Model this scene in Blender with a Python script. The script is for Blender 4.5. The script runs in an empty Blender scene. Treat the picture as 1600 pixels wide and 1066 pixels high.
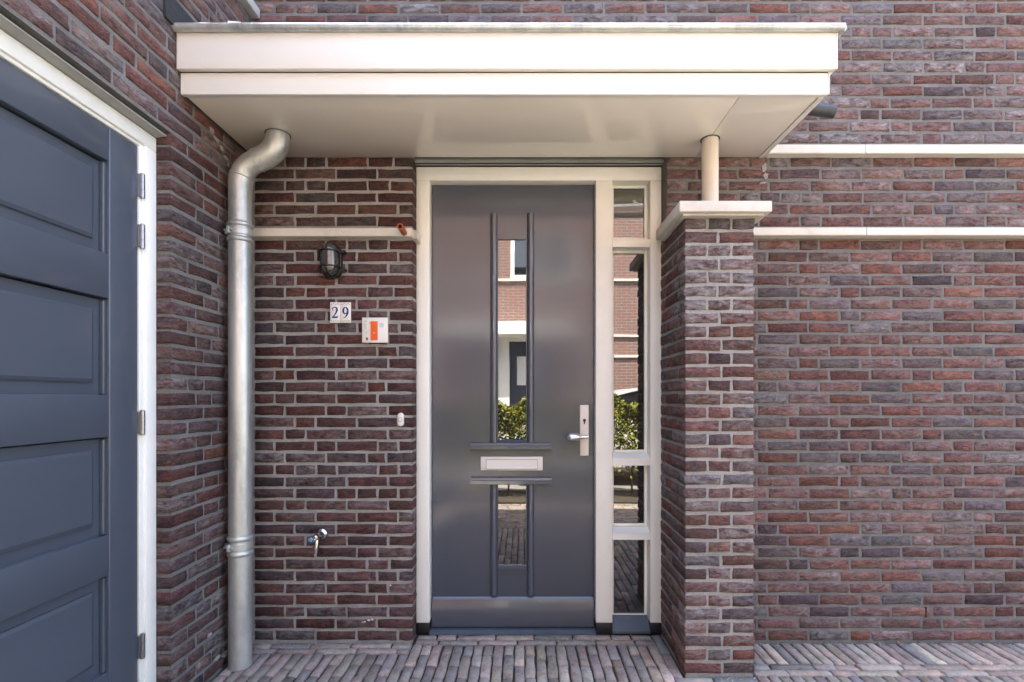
import bpy, bmesh, math, random
from mathutils import Vector, Matrix
rnd = random.Random(7)
R = math.radians
scene = bpy.context.scene
col = scene.collection

# ---------------------------------------------------------------- camera, sky, sun, exposure
D, S, U0, V0, HC = 2.65, 0.00337, 818.0, 621.0, 1.29
cam_d = bpy.data.cameras.new('camera')
cam = bpy.data.objects.new('camera', cam_d); col.objects.link(cam)
cam.location = (0, -D, HC); cam.rotation_euler = (R(90), 0, 0)
cam_d.sensor_width = 36.0; cam_d.lens = 36.0 * D / (1600 * S)
cam_d.shift_x = -(U0 - 800) / 1600.0; cam_d.shift_y = (V0 - 533) / 1600.0
cam_d.clip_start = 0.05; cam_d.clip_end = 400
scene.camera = cam

SUN_EL, SUN_AZ = 64.0, -14.0          # azimuth measured from +Y towards +X (behind the house)
world = bpy.data.worlds.new('World'); scene.world = world; world.use_nodes = True
wn = world.node_tree; wn.nodes.clear()
sky = wn.nodes.new('ShaderNodeTexSky'); sky.sky_type = 'NISHITA'; sky.sun_disc = False
sky.sun_elevation = R(SUN_EL); sky.sun_rotation = R(SUN_AZ)
sky.air_density = 1.0; sky.dust_density = 4.0; sky.ozone_density = 0.0
bg = wn.nodes.new('ShaderNodeBackground'); bg.inputs['Strength'].default_value = 0.15
wo = wn.nodes.new('ShaderNodeOutputWorld')
wn.links.new(sky.outputs[0], bg.inputs[0]); wn.links.new(bg.outputs[0], wo.inputs[0])
sun_d = bpy.data.lights.new('sun', 'SUN'); sun_d.energy = 4.4; sun_d.angle = R(0.5); sun_d.color = (1, 0.97, 0.88)
sun = bpy.data.objects.new('sun', sun_d); col.objects.link(sun)
sdir = Vector((math.cos(R(SUN_EL)) * math.sin(R(SUN_AZ)), math.cos(R(SUN_EL)) * math.cos(R(SUN_AZ)), math.sin(R(SUN_EL))))
sun.rotation_euler = sdir.to_track_quat('Z', 'Y').to_euler(); sun.location = (2, 6, 12)
vs = scene.view_settings
vs.view_transform = 'Standard'; vs.look = 'None'; vs.gamma = 1.0; vs.use_curve_mapping = False
vs.exposure = 3.17
scene.cycles.caustics_reflective = False; scene.cycles.caustics_refractive = False; scene.cycles.max_bounces = 10; scene.cycles.diffuse_bounces = 6; scene.cycles.glossy_bounces = 5

# ---------------------------------------------------------------- materials
def mat(name):
    m = bpy.data.materials.new(name); m.use_nodes = True
    nt = m.node_tree
    return m, nt, nt.nodes['Principled BSDF']
def N(nt, t, **kw):
    n = nt.nodes.new(t)
    for k, v in kw.items():
        if k in n.inputs: n.inputs[k].default_value = v
        else: setattr(n, k, v)
    return n
def math_n(nt, op, a, b=None):
    n = nt.nodes.new('ShaderNodeMath'); n.operation = op
    for i, x in enumerate((a, b)):
        if x is None: continue
        if isinstance(x, (int, float)): n.inputs[i].default_value = x
        else: nt.links.new(x, n.inputs[i])
    return n.outputs[0]
def mixc(nt, fac, a, b, mode='MIX'):
    n = nt.nodes.new('ShaderNodeMix'); n.data_type = 'RGBA'; n.blend_type = mode
    for sock, x in ((n.inputs[0], fac), (n.inputs[6], a), (n.inputs[7], b)):
        if isinstance(x, (int, float)): sock.default_value = x
        elif isinstance(x, tuple): sock.default_value = x if len(x) == 4 else (*x, 1)
        else: nt.links.new(x, sock)
    return n.outputs[2]
def ramp(nt, fac, stops):
    n = nt.nodes.new('ShaderNodeValToRGB'); e = n.color_ramp.elements
    while len(e) < len(stops): e.new(0.5)
    for el, (p, c) in zip(e, stops):
        el.position = p; el.color = (c, c, c, 1) if isinstance(c, (int, float)) else (*c, 1)
    nt.links.new(fac, n.inputs[0]); return n.outputs[0]
def noise(nt, vec, scale, detail=4, rough=0.55, dist=0.0):
    n = N(nt, 'ShaderNodeTexNoise', Scale=scale, Detail=detail, Roughness=rough, Distortion=dist)
    if vec is not None: nt.links.new(vec, n.inputs['Vector'])
    return n.outputs[0]
def mapping(nt, vec, scale=(1, 1, 1), rot=(0, 0, 0)):
    n = nt.nodes.new('ShaderNodeMapping'); n.inputs['Scale'].default_value = scale; n.inputs['Rotation'].default_value = rot
    nt.links.new(vec, n.inputs['Vector']); return n.outputs[0]
def bump(nt, h, strength, dist, prev=None):
    n = N(nt, 'ShaderNodeBump', Strength=strength, Distance=dist)
    nt.links.new(h, n.inputs['Height'])
    if prev is not None: nt.links.new(prev, n.inputs['Normal'])
    return n.outputs[0]
def objco(nt): return nt.nodes.new('ShaderNodeTexCoord').outputs['Object']

def paint(name, c, rough=0.35, vary=0.06, bumpd=0.0006, bscale=60, metal=0.0, dirt=0.0, dirtc=(0.25, 0.22, 0.18), spec=0.5, stretch=(1, 1, 1), coat=0.0, coatr=0.1):
    m, nt, b = mat(name); co = objco(nt); co = mapping(nt, co, stretch)
    n1 = noise(nt, co, 3.0, 5); n2 = noise(nt, co, bscale, 3)
    lo = tuple(x * (1 - vary) for x in c); hi = tuple(min(1, x * (1 + vary)) for x in c)
    cc = mixc(nt, ramp(nt, n1, [(0.3, 0.0), (0.7, 1.0)]), lo, hi)
    if dirt > 0:
        d = noise(nt, co, 11, 6, 0.7)
        cc = mixc(nt, math_n(nt, 'MULTIPLY', ramp(nt, d, [(0.5, 0.0), (0.78, 1.0)]), dirt), cc, dirtc)
    nt.links.new(cc, b.inputs['Base Color'])
    rr = math_n(nt, 'ADD', math_n(nt, 'MULTIPLY', n1, 0.14), rough - 0.07)
    nt.links.new(rr, b.inputs['Roughness'])
    b.inputs['Metallic'].default_value = metal; b.inputs['Specular IOR Level'].default_value = spec
    b.inputs['Coat Weight'].default_value = coat; b.inputs['Coat Roughness'].default_value = coatr; b.inputs['Coat IOR'].default_value = 1.55
    if bumpd > 0: nt.links.new(bump(nt, n2, 0.6, bumpd), b.inputs['Normal'])
    return m

def brick_material(name, joined, paver=False):
    m, nt, b = mat(name); co = objco(nt)
    if joined:
        a = nt.nodes.new('ShaderNodeAttribute'); a.attribute_name = 'tone'
        base, alpha = a.outputs['Color'], a.outputs['Alpha']
    else:
        oi = nt.nodes.new('ShaderNodeObjectInfo'); base, alpha = oi.outputs['Color'], oi.outputs['Alpha']
        off = math_n(nt, 'MULTIPLY', oi.outputs['Random'], 57.0)
        va = N(nt, 'ShaderNodeVectorMath', operation='ADD'); nt.links.new(co, va.inputs[0]); nt.links.new(off, va.inputs[1]); co = va.outputs[0]
    flat = (1.0, 1.0, 1.0) if paver else (1.0, 1.0, 2.2)
    st = mapping(nt, co, flat)
    blot = noise(nt, st, 14, 5, 0.6, 0.6)            # burnt / sintered patches
    fine = noise(nt, st, 90, 6, 0.7)
    speck = noise(nt, st, 160, 2, 0.5)
    dark = mixc(nt, 1.0, base, (0.76, 0.73, 0.72) if paver else (0.60, 0.62, 0.70), 'MULTIPLY')
    c1 = mixc(nt, ramp(nt, blot, [(0.40, 0.0), (0.62, 1.0)]), base, dark)
    warm = mixc(nt, 1.0, base, (1.6, 1.15, 1.0), 'MULTIPLY')
    c1 = mixc(nt, math_n(nt, 'MULTIPLY', ramp(nt, noise(nt, st, 23, 4), [(0.52, 0.0), (0.70, 1.0)]), 0.6), c1, warm)
    c1 = mixc(nt, ramp(nt, fine, [(0.30, 0.9), (0.47, 0.15), (0.7, 0.0)]), c1, mixc(nt, 1.0, c1, (0.45, 0.42, 0.42), 'MULTIPLY'))
    # lime bloom: thin grey veil on some bricks, amount carried by the colour's alpha
    veil = ramp(nt, noise(nt, st, 19, 5, 0.65, 0.4), [(0.36, 0.0), (0.68, 1.0)])
    c1 = mixc(nt, math_n(nt, 'MULTIPLY', veil, alpha), c1, (0.40, 0.37, 0.37))
    c1 = mixc(nt, math_n(nt, 'MULTIPLY', ramp(nt, speck, [(0.66, 0.0), (0.74, 1.0)]), 0.5), c1, (0.42, 0.40, 0.38))
    nt.links.new(c1, b.inputs['Base Color'])
    b.inputs['Roughness'].default_value = 0.85; b.inputs['Specular IOR Level'].default_value = 0.25
    if paver:
        h = math_n(nt, 'ADD', math_n(nt, 'MULTIPLY', noise(nt, co, 30, 5, 0.6), 1.0), math_n(nt, 'MULTIPLY', fine, 0.5))
        nt.links.new(bump(nt, h, 0.7, 0.006), b.inputs['Normal'])
    else:
        wv = N(nt, 'ShaderNodeTexNoise', Scale=24, Detail=5, Roughness=0.62, Distortion=2.2)
        nt.links.new(mapping(nt, co, (1.0, 1.0, 2.6), (0, R(24), 0)), wv.inputs['Vector'])
        folds = ramp(nt, wv.outputs[0], [(0.37, 0.0), (0.43, 0.8), (0.56, 0.85), (0.63, 1.0)])
        h = math_n(nt, 'ADD', folds, math_n(nt, 'MULTIPLY', fine, 0.4))
        nt.links.new(bump(nt, h, 1.0, 0.0155), b.inputs['Normal'])
    return m

def mortar_material(name, c):
    m, nt, b = mat(name); co = objco(nt)
    n1 = noise(nt, co, 5, 6, 0.65); n2 = noise(nt, co, 120, 5, 0.7); n3 = noise(nt, co, 28, 4)
    cc = mixc(nt, ramp(nt, n1, [(0.32, 0.0), (0.68, 1.0)]), tuple(x * 0.78 for x in c), tuple(x * 1.18 for x in c))
    cc = mixc(nt, ramp(nt, n2, [(0.3, 0.6), (0.55, 0.0)]), cc, tuple(x * 0.5 for x in c))
    nt.links.new(cc, b.inputs['Base Color']); b.inputs['Roughness'].default_value = 0.95; b.inputs['Specular IOR Level'].default_value = 0.15
    h = math_n(nt, 'ADD', n2, math_n(nt, 'MULTIPLY', n3, 1.2))
    nt.links.new(bump(nt, h, 0.9, 0.005), b.inputs['Normal'])
    return m

def glass_material(name, tint=(0.012, 0.013, 0.013), ior=2.3):
    m, nt, b = mat(name)
    b.inputs['Base Color'].default_value = (*tint, 1); b.inputs['Roughness'].default_value = 0.012; b.inputs['IOR'].default_value = ior
    n = noise(nt, objco(nt), 2.2, 2)
    nt.links.new(bump(nt, n, 0.25, 0.0012), b.inputs['Normal'])
    return m

def wallface_material(name):            # far facade: courses too small in the reflections to pick apart
    m, nt, b = mat(name); co = objco(nt)
    mp = mapping(nt, co, (1, 1, 1), (R(-90), 0, 0))
    bt = N(nt, 'ShaderNodeTexBrick', Scale=1.0); nt.links.new(mp, bt.inputs['Vector'])
    for k, v in (('Color1', (0.22, 0.125, 0.10, 1)), ('Color2', (0.18, 0.125, 0.115, 1)), ('Mortar', (0.33, 0.32, 0.30, 1)), ('Mortar Size', 0.006), ('Brick Width', 0.216), ('Row Height', 0.0624), ('Bias', -0.1)):
        bt.inputs[k].default_value = v
    nn = noise(nt, mapping(nt, co, (6, 1, 16)), 1.0, 4)
    cc = mixc(nt, ramp(nt, nn, [(0.35, 0.0), (0.7, 0.7)]), bt.outputs[0], (0.26, 0.12, 0.085))
    nt.links.new(cc, b.inputs['Base Color']); b.inputs['Roughness'].default_value = 0.9
    nt.links.new(bump(nt, bt.outputs['Fac'], -0.6, 0.006), b.inputs['Normal'])
    return m

def ground_material(name, c1, c2, cm):
    m, nt, b = mat(name); co = objco(nt)
    bt = N(nt, 'ShaderNodeTexBrick', Scale=1.0); nt.links.new(mapping(nt, co, (1, 1, 1), (0, 0, R(45))), bt.inputs['Vector'])
    for k, v in (('Color1', (*c1, 1)), ('Color2', (*c2, 1)), ('Mortar', (*cm, 1)), ('Mortar Size', 0.004), ('Brick Width', 0.205), ('Row Height', 0.1)):
        bt.inputs[k].default_value = v
    n = noise(nt, co, 1.5, 6, 0.65)
    cc = mixc(nt, ramp(nt, n, [(0.3, 0.0), (0.75, 0.5)]), bt.outputs[0], (0.28, 0.26, 0.24))
    nt.links.new(cc, b.inputs['Base Color']); b.inputs['Roughness'].default_value = 0.9
    nt.links.new(bump(nt, bt.outputs['Fac'], -0.5, 0.006), b.inputs['Normal'])
    return m

M = {}
M['brick'] = brick_material('brick', False); M['brick_joined'] = brick_material('brick_joined', True)
M['paver'] = brick_material('paver', False, True); M['paver_joined'] = brick_material('paver_joined', True, True)
M['mortar'] = mortar_material('mortar', (0.195, 0.192, 0.186))
M['mortar_porch'] = mortar_material('mortar_porch', (0.35, 0.343, 0.325))
M['sand'] = mortar_material('joint_sand', (0.07, 0.062, 0.055))
M['white'] = paint('white_paint', (0.84, 0.845, 0.79), 0.42, 0.03, 0.0004, 90, dirt=0.05)
M['cream_panel'] = paint('cream_panel', (0.80, 0.785, 0.74), 0.43, 0.02, 0.0, dirt=0.04)
M['soffit'] = paint('soffit_panel', (0.86, 0.81, 0.72), 0.45, 0.02, 0.0, coat=1.0, coatr=0.02)
M['slate'] = paint('slate_paint', (0.039, 0.049, 0.074), 0.45, 0.03, 0.0, 55, spec=0.5, stretch=(1, 1, 0.25), coat=0.8, coatr=0.13)
M['slate_rod'] = paint('slate_paint_mouldings', (0.048, 0.060, 0.088), 0.45, 0.03, 0.0, spec=0.6, coat=1.0, coatr=0.07)
M['slate_garage'] = paint('slate_paint_garage', (0.057, 0.074, 0.102), 0.45, 0.02, 0.0, 55, spec=0.6, coat=0.6, coatr=0.14)
M['stone'] = paint('cast_stone', (0.66, 0.635, 0.57), 0.75, 0.08, 0.002, 140, dirt=0.35, dirtc=(0.34, 0.30, 0.24), spec=0.3)
M['stone_grey'] = paint('grey_stone', (0.48, 0.49, 0.49), 0.75, 0.08, 0.002, 140, dirt=0.2, spec=0.3)
M['column'] = paint('column_paint', (0.64, 0.59, 0.50), 0.4, 0.04, 0.0005, 80, dirt=0.1)
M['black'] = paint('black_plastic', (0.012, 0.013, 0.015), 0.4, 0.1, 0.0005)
M['sillmetal'] = paint('blue_grey_sill', (0.075, 0.095, 0.12), 0.3, 0.1, 0.0006, 70, dirt=0.3, dirtc=(0.2, 0.2, 0.2))
M['alu'] = paint('aluminium', (0.62, 0.61, 0.58), 0.32, 0.03, 0.0002, 200, metal=0.75)
M['alu_bright'] = paint('aluminium_bright', (0.75, 0.76, 0.78), 0.25, 0.03, 0.0, metal=0.9)
M['plate'] = paint('plate_paint', (0.72, 0.69, 0.64), 0.35, 0.02, 0.0002, 200)
M['chrome'] = paint('chrome', (0.68, 0.70, 0.72), 0.14, 0.03, 0.0, metal=1.0)
M['steel'] = paint('hinge_steel', (0.33, 0.34, 0.36), 0.3, 0.05, 0.0, metal=0.9)
M['blue'] = paint('blue_cap', (0.16, 0.36, 0.55), 0.35, 0.05, 0.0)
M['lead'] = paint('lead_sheet', (0.020, 0.023, 0.027), 0.8, 0.2, 0.003, 40, dirt=0.3, dirtc=(0.08, 0.085, 0.09))
M['zincstrip'] = paint('zinc_strip', (0.34, 0.35, 0.335), 0.55, 0.12, 0.002, 60, dirt=0.4, dirtc=(0.16, 0.15, 0.12))
M['copper'] = paint('terracotta_pipe', (0.40, 0.095, 0.04), 0.45, 0.1, 0.0005)
M['bronze'] = paint('pewter', (0.022, 0.023, 0.023), 0.35, 0.15, 0.0005, 80, metal=0.4)
M['navy'] = paint('navy_glaze', (0.03, 0.055, 0.20), 0.25, 0.05, 0.0)
M['olive'] = paint('olive_glaze', (0.28, 0.26, 0.15), 0.25, 0.2, 0.0)
M['tile'] = paint('white_glaze', (0.82, 0.80, 0.76), 0.12, 0.02, 0.0)
M['orange'] = paint('orange_print', (0.86, 0.13, 0.02), 0.3, 0.03, 0.0)
M['palegreen'] = paint('pale_green_print', (0.55, 0.58, 0.42), 0.3, 0.2, 0.0)
M['paleblue'] = paint('pale_blue_print', (0.62, 0.64, 0.74), 0.3, 0.05, 0.0)
M['paleyellow'] = paint('pale_yellow_print', (0.80, 0.66, 0.30), 0.3, 0.05, 0.0)
M['potbrown'] = paint('brown_print', (0.22, 0.11, 0.07), 0.3, 0.05, 0.0)
M['plastic'] = paint('white_plastic', (0.78, 0.77, 0.74), 0.25, 0.02, 0.0)
M['greypipe'] = paint('grey_pipe', (0.045, 0.052, 0.06), 0.4, 0.1, 0.0005)
M['glass'] = glass_material('pane_glass', ior=2.35)
M['lampglass'] = glass_material('lamp_glass', (0.05, 0.051, 0.045), 2.0); M['lampglass'].node_tree.nodes['Principled BSDF'].inputs['Roughness'].default_value = 0.18
M['facade_far'] = wallface_material('far_brick')
M['ground'] = ground_material('street_pavers', (0.30, 0.28, 0.235), (0.25, 0.235, 0.205), (0.10, 0.095, 0.08))
M['roof'] = paint('roof_tiles', (0.05, 0.052, 0.058), 0.5, 0.2, 0.004, 12)
M['leafdry'] = paint('dry_leaf', (0.38, 0.22, 0.06), 0.7, 0.2, 0.001)
M['carwhite'] = paint('car_paint', (0.78, 0.79, 0.80), 0.12, 0.01, 0.0)
M['rubber'] = paint('rubber', (0.02, 0.02, 0.021), 0.7, 0.1, 0.0005)
M['bark'] = paint('bark', (0.12, 0.09, 0.06), 0.9, 0.2, 0.004)
M['soil'] = mortar_material('soil', (0.09, 0.075, 0.055))
M['plaster'] = paint('interior', (0.3, 0.3, 0.3), 0.9)

def zinc_material():
    m, nt, b = mat('galvanised_zinc'); co = objco(nt)
    v = N(nt, 'ShaderNodeTexVoronoi', Scale=55); nt.links.new(mapping(nt, co, (1, 1, 0.55)), v.inputs['Vector'])
    n1 = noise(nt, mapping(nt, co, (1, 1, 0.25)), 9, 6, 0.65); sp = noise(nt, co, 130, 2)
    c = mixc(nt, ramp(nt, n1, [(0.32, 0.0), (0.66, 1.0)]), (0.30, 0.33, 0.33), (0.60, 0.62, 0.59))
    c = mixc(nt, math_n(nt, 'MULTIPLY', ramp(nt, v.outputs['Color'], [(0.3, 0.0), (0.8, 1.0)]), 0.25), c, (0.68, 0.68, 0.66))
    c = mixc(nt, math_n(nt, 'MULTIPLY', ramp(nt, sp, [(0.66, 0.0), (0.74, 1.0)]), 0.5), c, (0.75, 0.75, 0.73))
    nt.links.new(c, b.inputs['Base Color']); b.inputs['Metallic'].default_value = 0.65
    nt.links.new(math_n(nt, 'ADD', math_n(nt, 'MULTIPLY', n1, 0.25), 0.30), b.inputs['Roughness'])
    nt.links.new(bump(nt, n1, 0.3, 0.002), b.inputs['Normal'])
    return m
M['zinc'] = zinc_material()

def leaf_material():
    m, nt, b = mat('hedge_leaf'); co = objco(nt)
    n = noise(nt, co, 9, 4); n2 = noise(nt, co, 60, 2)
    c = mixc(nt, ramp(nt, n, [(0.35, 0.0), (0.65, 1.0)]), (0.10, 0.145, 0.018), (0.24, 0.23, 0.028))
    c = mixc(nt, ramp(nt, n2, [(0.5, 0.0), (0.7, 1.0)]), c, (0.38, 0.30, 0.03))
    nt.links.new(c, b.inputs['Base Color']); b.inputs['Roughness'].default_value = 0.5
    b.inputs['Transmission Weight'].default_value = 0.0
    return m
M['leaf'] = leaf_material()

# ---------------------------------------------------------------- helpers
def link(name, me, m=None, parent=None, world_loc=(0, 0, 0)):
    o = bpy.data.objects.new(name, me); col.objects.link(o)
    if m is not None and len(me.materials) == 0: me.materials.append(m)
    o.location = world_loc
    if parent is not None:
        o.parent = parent
        o.location = Vector(world_loc) - wloc(parent)
    return o
def wloc(o):
    v = Vector((0, 0, 0))
    while o is not None: v += Vector(o.location); o = o.parent
    return v
def obj(name, bm, m, parent=None, smooth=False, angle=None):
    bmesh.ops.recalc_face_normals(bm, faces=bm.faces[:])
    me = bpy.data.meshes.new(name); bm.to_mesh(me); bm.free()
    if smooth:
        me.polygons.foreach_set('use_smooth', [True] * len(me.polygons))
        me.set_sharp_from_angle(angle=R(angle or 40))
    return link(name, me, m, parent)
def tag(o, label=None, cat=None, group=None, kind=None):
    for k, v in (('label', label), ('category', cat), ('group', group), ('kind', kind)):
        if v: o[k] = v
    return o
def thing(name, label, cat, loc=(0, 0, 0), group=None):
    o = bpy.data.objects.new(name, None); col.objects.link(o); o.location = loc; o.empty_display_size = 0.1
    return tag(o, label, cat, group)
def B(): return bmesh.new()
def box(bm, x0, x1, y0, y1, z0, z1, bev=0.0, seg=2):
    r = bmesh.ops.create_cube(bm, size=1.0); vs_ = r['verts']
    for v in vs_:
        v.co = ((x0 + x1) / 2 + v.co.x * (x1 - x0), (y0 + y1) / 2 + v.co.y * (y1 - y0), (z0 + z1) / 2 + v.co.z * (z1 - z0))
    if bev > 0:
        es = list({e for v in vs_ for e in v.link_edges})
        bmesh.ops.bevel(bm, geom=es, offset=bev, segments=seg, affect='EDGES', profile=0.5)
    return bm
def boxobj(name, dims, m, parent=None, bev=0.0, seg=2):
    return obj(name, box(B(), *dims, bev=bev, seg=seg), m, parent, smooth=bev > 0, angle=50)
def tube(bm, pts, rad, seg=20, cap=True):
    pts = [Vector(p) for p in pts]; n = len(pts)
    if isinstance(rad, (int, float)): rad = [rad] * n
    ref = None; rings = []
    for i, p in enumerate(pts):
        t = (pts[min(i + 1, n - 1)] - pts[max(i - 1, 0)]).normalized()
        if ref is None:
            ref = Vector((0, 0, 1)) if abs(t.z) < 0.9 else Vector((0, 1, 0))
        a = (ref - t * ref.dot(t)).normalized(); b_ = t.cross(a); ref = a
        rings.append([bm.verts.new(p + (a * math.cos(2 * math.pi * k / seg) + b_ * math.sin(2 * math.pi * k / seg)) * rad[i]) for k in range(seg)])
    for r0, r1 in zip(rings, rings[1:]):
        for k in range(seg): bm.faces.new((r0[k], r0[(k + 1) % seg], r1[(k + 1) % seg], r1[k]))
    if cap:
        bm.faces.new(rings[0][::-1]); bm.faces.new(rings[-1])
    return bm
def prism(bm, poly, axis, a0, a1):
    """poly of 2D points extruded along axis ('X': poly=(y,z); 'Y': poly=(x,z); 'Z': poly=(x,y))"""
    f = {'X': lambda p, a: (a, p[0], p[1]), 'Y': lambda p, a: (p[0], a, p[1]), 'Z': lambda p, a: (p[0], p[1], a)}[axis]
    v0 = [bm.verts.new(f(p, a0)) for p in poly]; v1 = [bm.verts.new(f(p, a1)) for p in poly]
    n = len(poly)
    for i in range(n): bm.faces.new((v0[i], v0[(i + 1) % n], v1[(i + 1) % n], v1[i]))
    bm.faces.new(v0[::-1]); bm.faces.new(v1); return bm
def proj(p):
    x, y, z = p; s = S * (1 + y / D)
    return U0 + x / s, V0 - (z - HC) / s
def seen(p, m=12):
    if p[1] < -D + 0.2: return False
    u, v = proj(p); return -m < u < 1600 + m and -m < v < 1066 + m

# ---- bricks: a handful of rough variants, meshes shared by every brick of that size
def rough_block(L, H, Dp, seed, soft=0.004, rough=0.0022, edge=0.0026):
    r = random.Random(seed); nc = 4 if L > 0.13 else 3
    def j(a): return r.uniform(-a, a)
    xs = [-L / 2 + L * i / (nc - 1) for i in range(nc)]; zs = [-H / 2, 0, H / 2]
    per = [(i, 0) for i in range(nc)] + [(nc - 1, 1)] + [(i, 2) for i in range(nc - 1, -1, -1)] + [(0, 1)]
    outer, front = {}, {}
    for i in range(nc):
        for k in range(3):
            x, z = xs[i], zs[k]
            if (i, k) in per:
                jx = j(edge) if i in (0, nc - 1) else j(L * 0.05); jz = j(edge) if k in (0, 2) else j(H * 0.1)
                outer[(i, k)] = (x + jx, z + jz)
                sx = soft * (1 if i == 0 else -1 if i == nc - 1 else 0); sz = soft * (1 if k == 0 else -1 if k == 2 else 0)
                front[(i, k)] = (x + jx + sx, j(rough), z + jz + sz)
            else: front[(i, k)] = (x + j(L * 0.08), j(rough) - 0.0008, z + j(H * 0.12))
    verts = []; fi = {}; oi = {}; bi = {}
    for key, p in front.items(): fi[key] = len(verts); verts.append(p)
    for key in per: oi[key] = len(verts); verts.append((outer[key][0], soft * 1.1, outer[key][1]))
    for key in per: bi[key] = len(verts); verts.append((outer[key][0], Dp, outer[key][1]))
    faces = []
    for i in range(nc - 1):
        for k in range(2): faces.append((fi[(i, k)], fi[(i + 1, k)], fi[(i + 1, k + 1)], fi[(i, k + 1)]))
    n = len(per)
    for a in range(n):
        p, q = per[a], per[(a + 1) % n]
        faces.append((fi[q], fi[p], oi[p], oi[q])); faces.append((oi[q], oi[p], bi[p], bi[q]))
    return verts, faces
_cache = {}
def block_mesh(kind, L, H, Dp, variant):
    key = (kind, round(L, 3), round(H, 3), round(Dp, 3), variant)
    if key not in _cache:
        args = dict(soft=0.005, rough=0.0022, edge=0.003) if kind == 'paver' else {}
        v, f = rough_block(L, H, Dp, hash(key[1:]) & 0xffff, **args)
        if kind == 'paver': v = [(x, z, -y) for x, y, z in v]
        me = bpy.data.meshes.new(kind); me.from_pydata(v, [], f); me.update()
        if kind == 'paver': me.flip_normals() if False else None
        me.polygons.foreach_set('use_smooth', [True] * len(me.polygons))
        me.materials.append(M['paver'] if kind == 'paver' else M['brick'])
        _cache[key] = (me, v, f)
    return _cache[key]

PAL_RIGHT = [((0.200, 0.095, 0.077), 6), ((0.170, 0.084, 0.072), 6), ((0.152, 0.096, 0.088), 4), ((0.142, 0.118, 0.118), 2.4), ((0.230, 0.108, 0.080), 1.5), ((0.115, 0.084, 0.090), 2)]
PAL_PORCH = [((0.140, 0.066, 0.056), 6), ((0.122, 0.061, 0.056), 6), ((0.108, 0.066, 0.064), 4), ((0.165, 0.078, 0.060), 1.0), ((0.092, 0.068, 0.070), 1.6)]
PAL_PAVER = [((0.36, 0.312, 0.27), 4), ((0.32, 0.28, 0.25), 4), ((0.40, 0.36, 0.30), 3), ((0.28, 0.25, 0.228), 3), ((0.34, 0.285, 0.24), 3), ((0.23, 0.225, 0.22), 1)]
from mathutils import noise as mnoise
def batch(c, p):
    a = mnoise.noise(Vector((p[0] * 1.1 + 3.1, p[1] * 1.1, p[2] * 1.4))); b_ = mnoise.noise(Vector((p[0] * 2.3, p[1] * 2.3 + 9, p[2] * 2.6)))
    k = 1 + 0.30 * a; return (c[0] * k * (1 + 0.13 * b_), c[1] * k, c[2] * k * (1 - 0.10 * b_), max(0.0, min(1.0, c[3] - 0.25 * b_)))
def pick(pal, bloom=0.25):
    t = rnd.uniform(0, sum(w for _, w in pal))
    for c, w in pal:
        t -= w
        if t <= 0: break
    k = rnd.uniform(0.86, 1.32)
    return (c[0] * k * rnd.uniform(0.94, 1.06), c[1] * k * rnd.uniform(0.95, 1.05), c[2] * k * rnd.uniform(0.95, 1.05), max(0.0, min(1.0, rnd.gauss(bloom, 0.22))))

class Blocks:
    """collects blocks; those the photograph shows become objects, the rest one joined part"""
    def __init__(self, kind, parent, joined_name): self.kind, self.parent, self.jn = kind, parent, joined_name; self.items = []
    def add(self, c, L, H, Dp, rotz, colr, vis=None, tilt=None):
        self.items.append((Vector(c), round(L, 3), H, round(Dp, 3), rotz, colr, seen(c) if vis is None else vis))
    def build(self, limit=300):
        vis = [i for i in self.items if i[6]]; rest = [i for i in self.items if not i[6]]
        if len(vis) > limit:
            vis.sort(key=lambda i: (i[0] - Vector((0, -D, HC))).length - 0.5 * i[1]); rest += vis[limit:]; vis = vis[:limit]
        print(self.jn, len(vis), 'parts', len(rest), 'joined')
        for c, L, H, Dp, rz, colr, _ in vis:
            me, v, f = block_mesh(self.kind, L, H, Dp, rnd.randrange(9))
            o = link(self.kind, me, None, self.parent, c)
            a = rnd.uniform(-0.004, 0.004)
            o.rotation_euler = (0, 0, rz + a * 2) if self.kind == 'paver' else (0, a if rz == 0 else 0, rz)
            o.color = colr
        if rest:
            V, F, C = [], [], []
            for c, L, H, Dp, rz, colr, _ in rest:
                me, v, f = block_mesh(self.kind, L, H, Dp, rnd.randrange(9)); b0 = len(V)
                cz, sz = math.cos(rz), math.sin(rz)
                for x, y, z in v:
                    V.append((c.x + x * cz - y * sz, c.y + x * sz + y * cz, c.z + z)); C.extend(colr)
                F.extend(tuple(b0 + q for q in ff) for ff in f)
            me = bpy.data.meshes.new(self.jn); me.from_pydata(V, [], F); me.update()
            at = me.attributes.new('tone', 'FLOAT_COLOR', 'POINT'); at.data.foreach_set('color', C)
            me.polygons.foreach_set('use_smooth', [True] * len(me.polygons))
            o = link(self.jn, me, M[self.kind + '_joined'], self.parent); o['kind'] = 'stuff'

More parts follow.
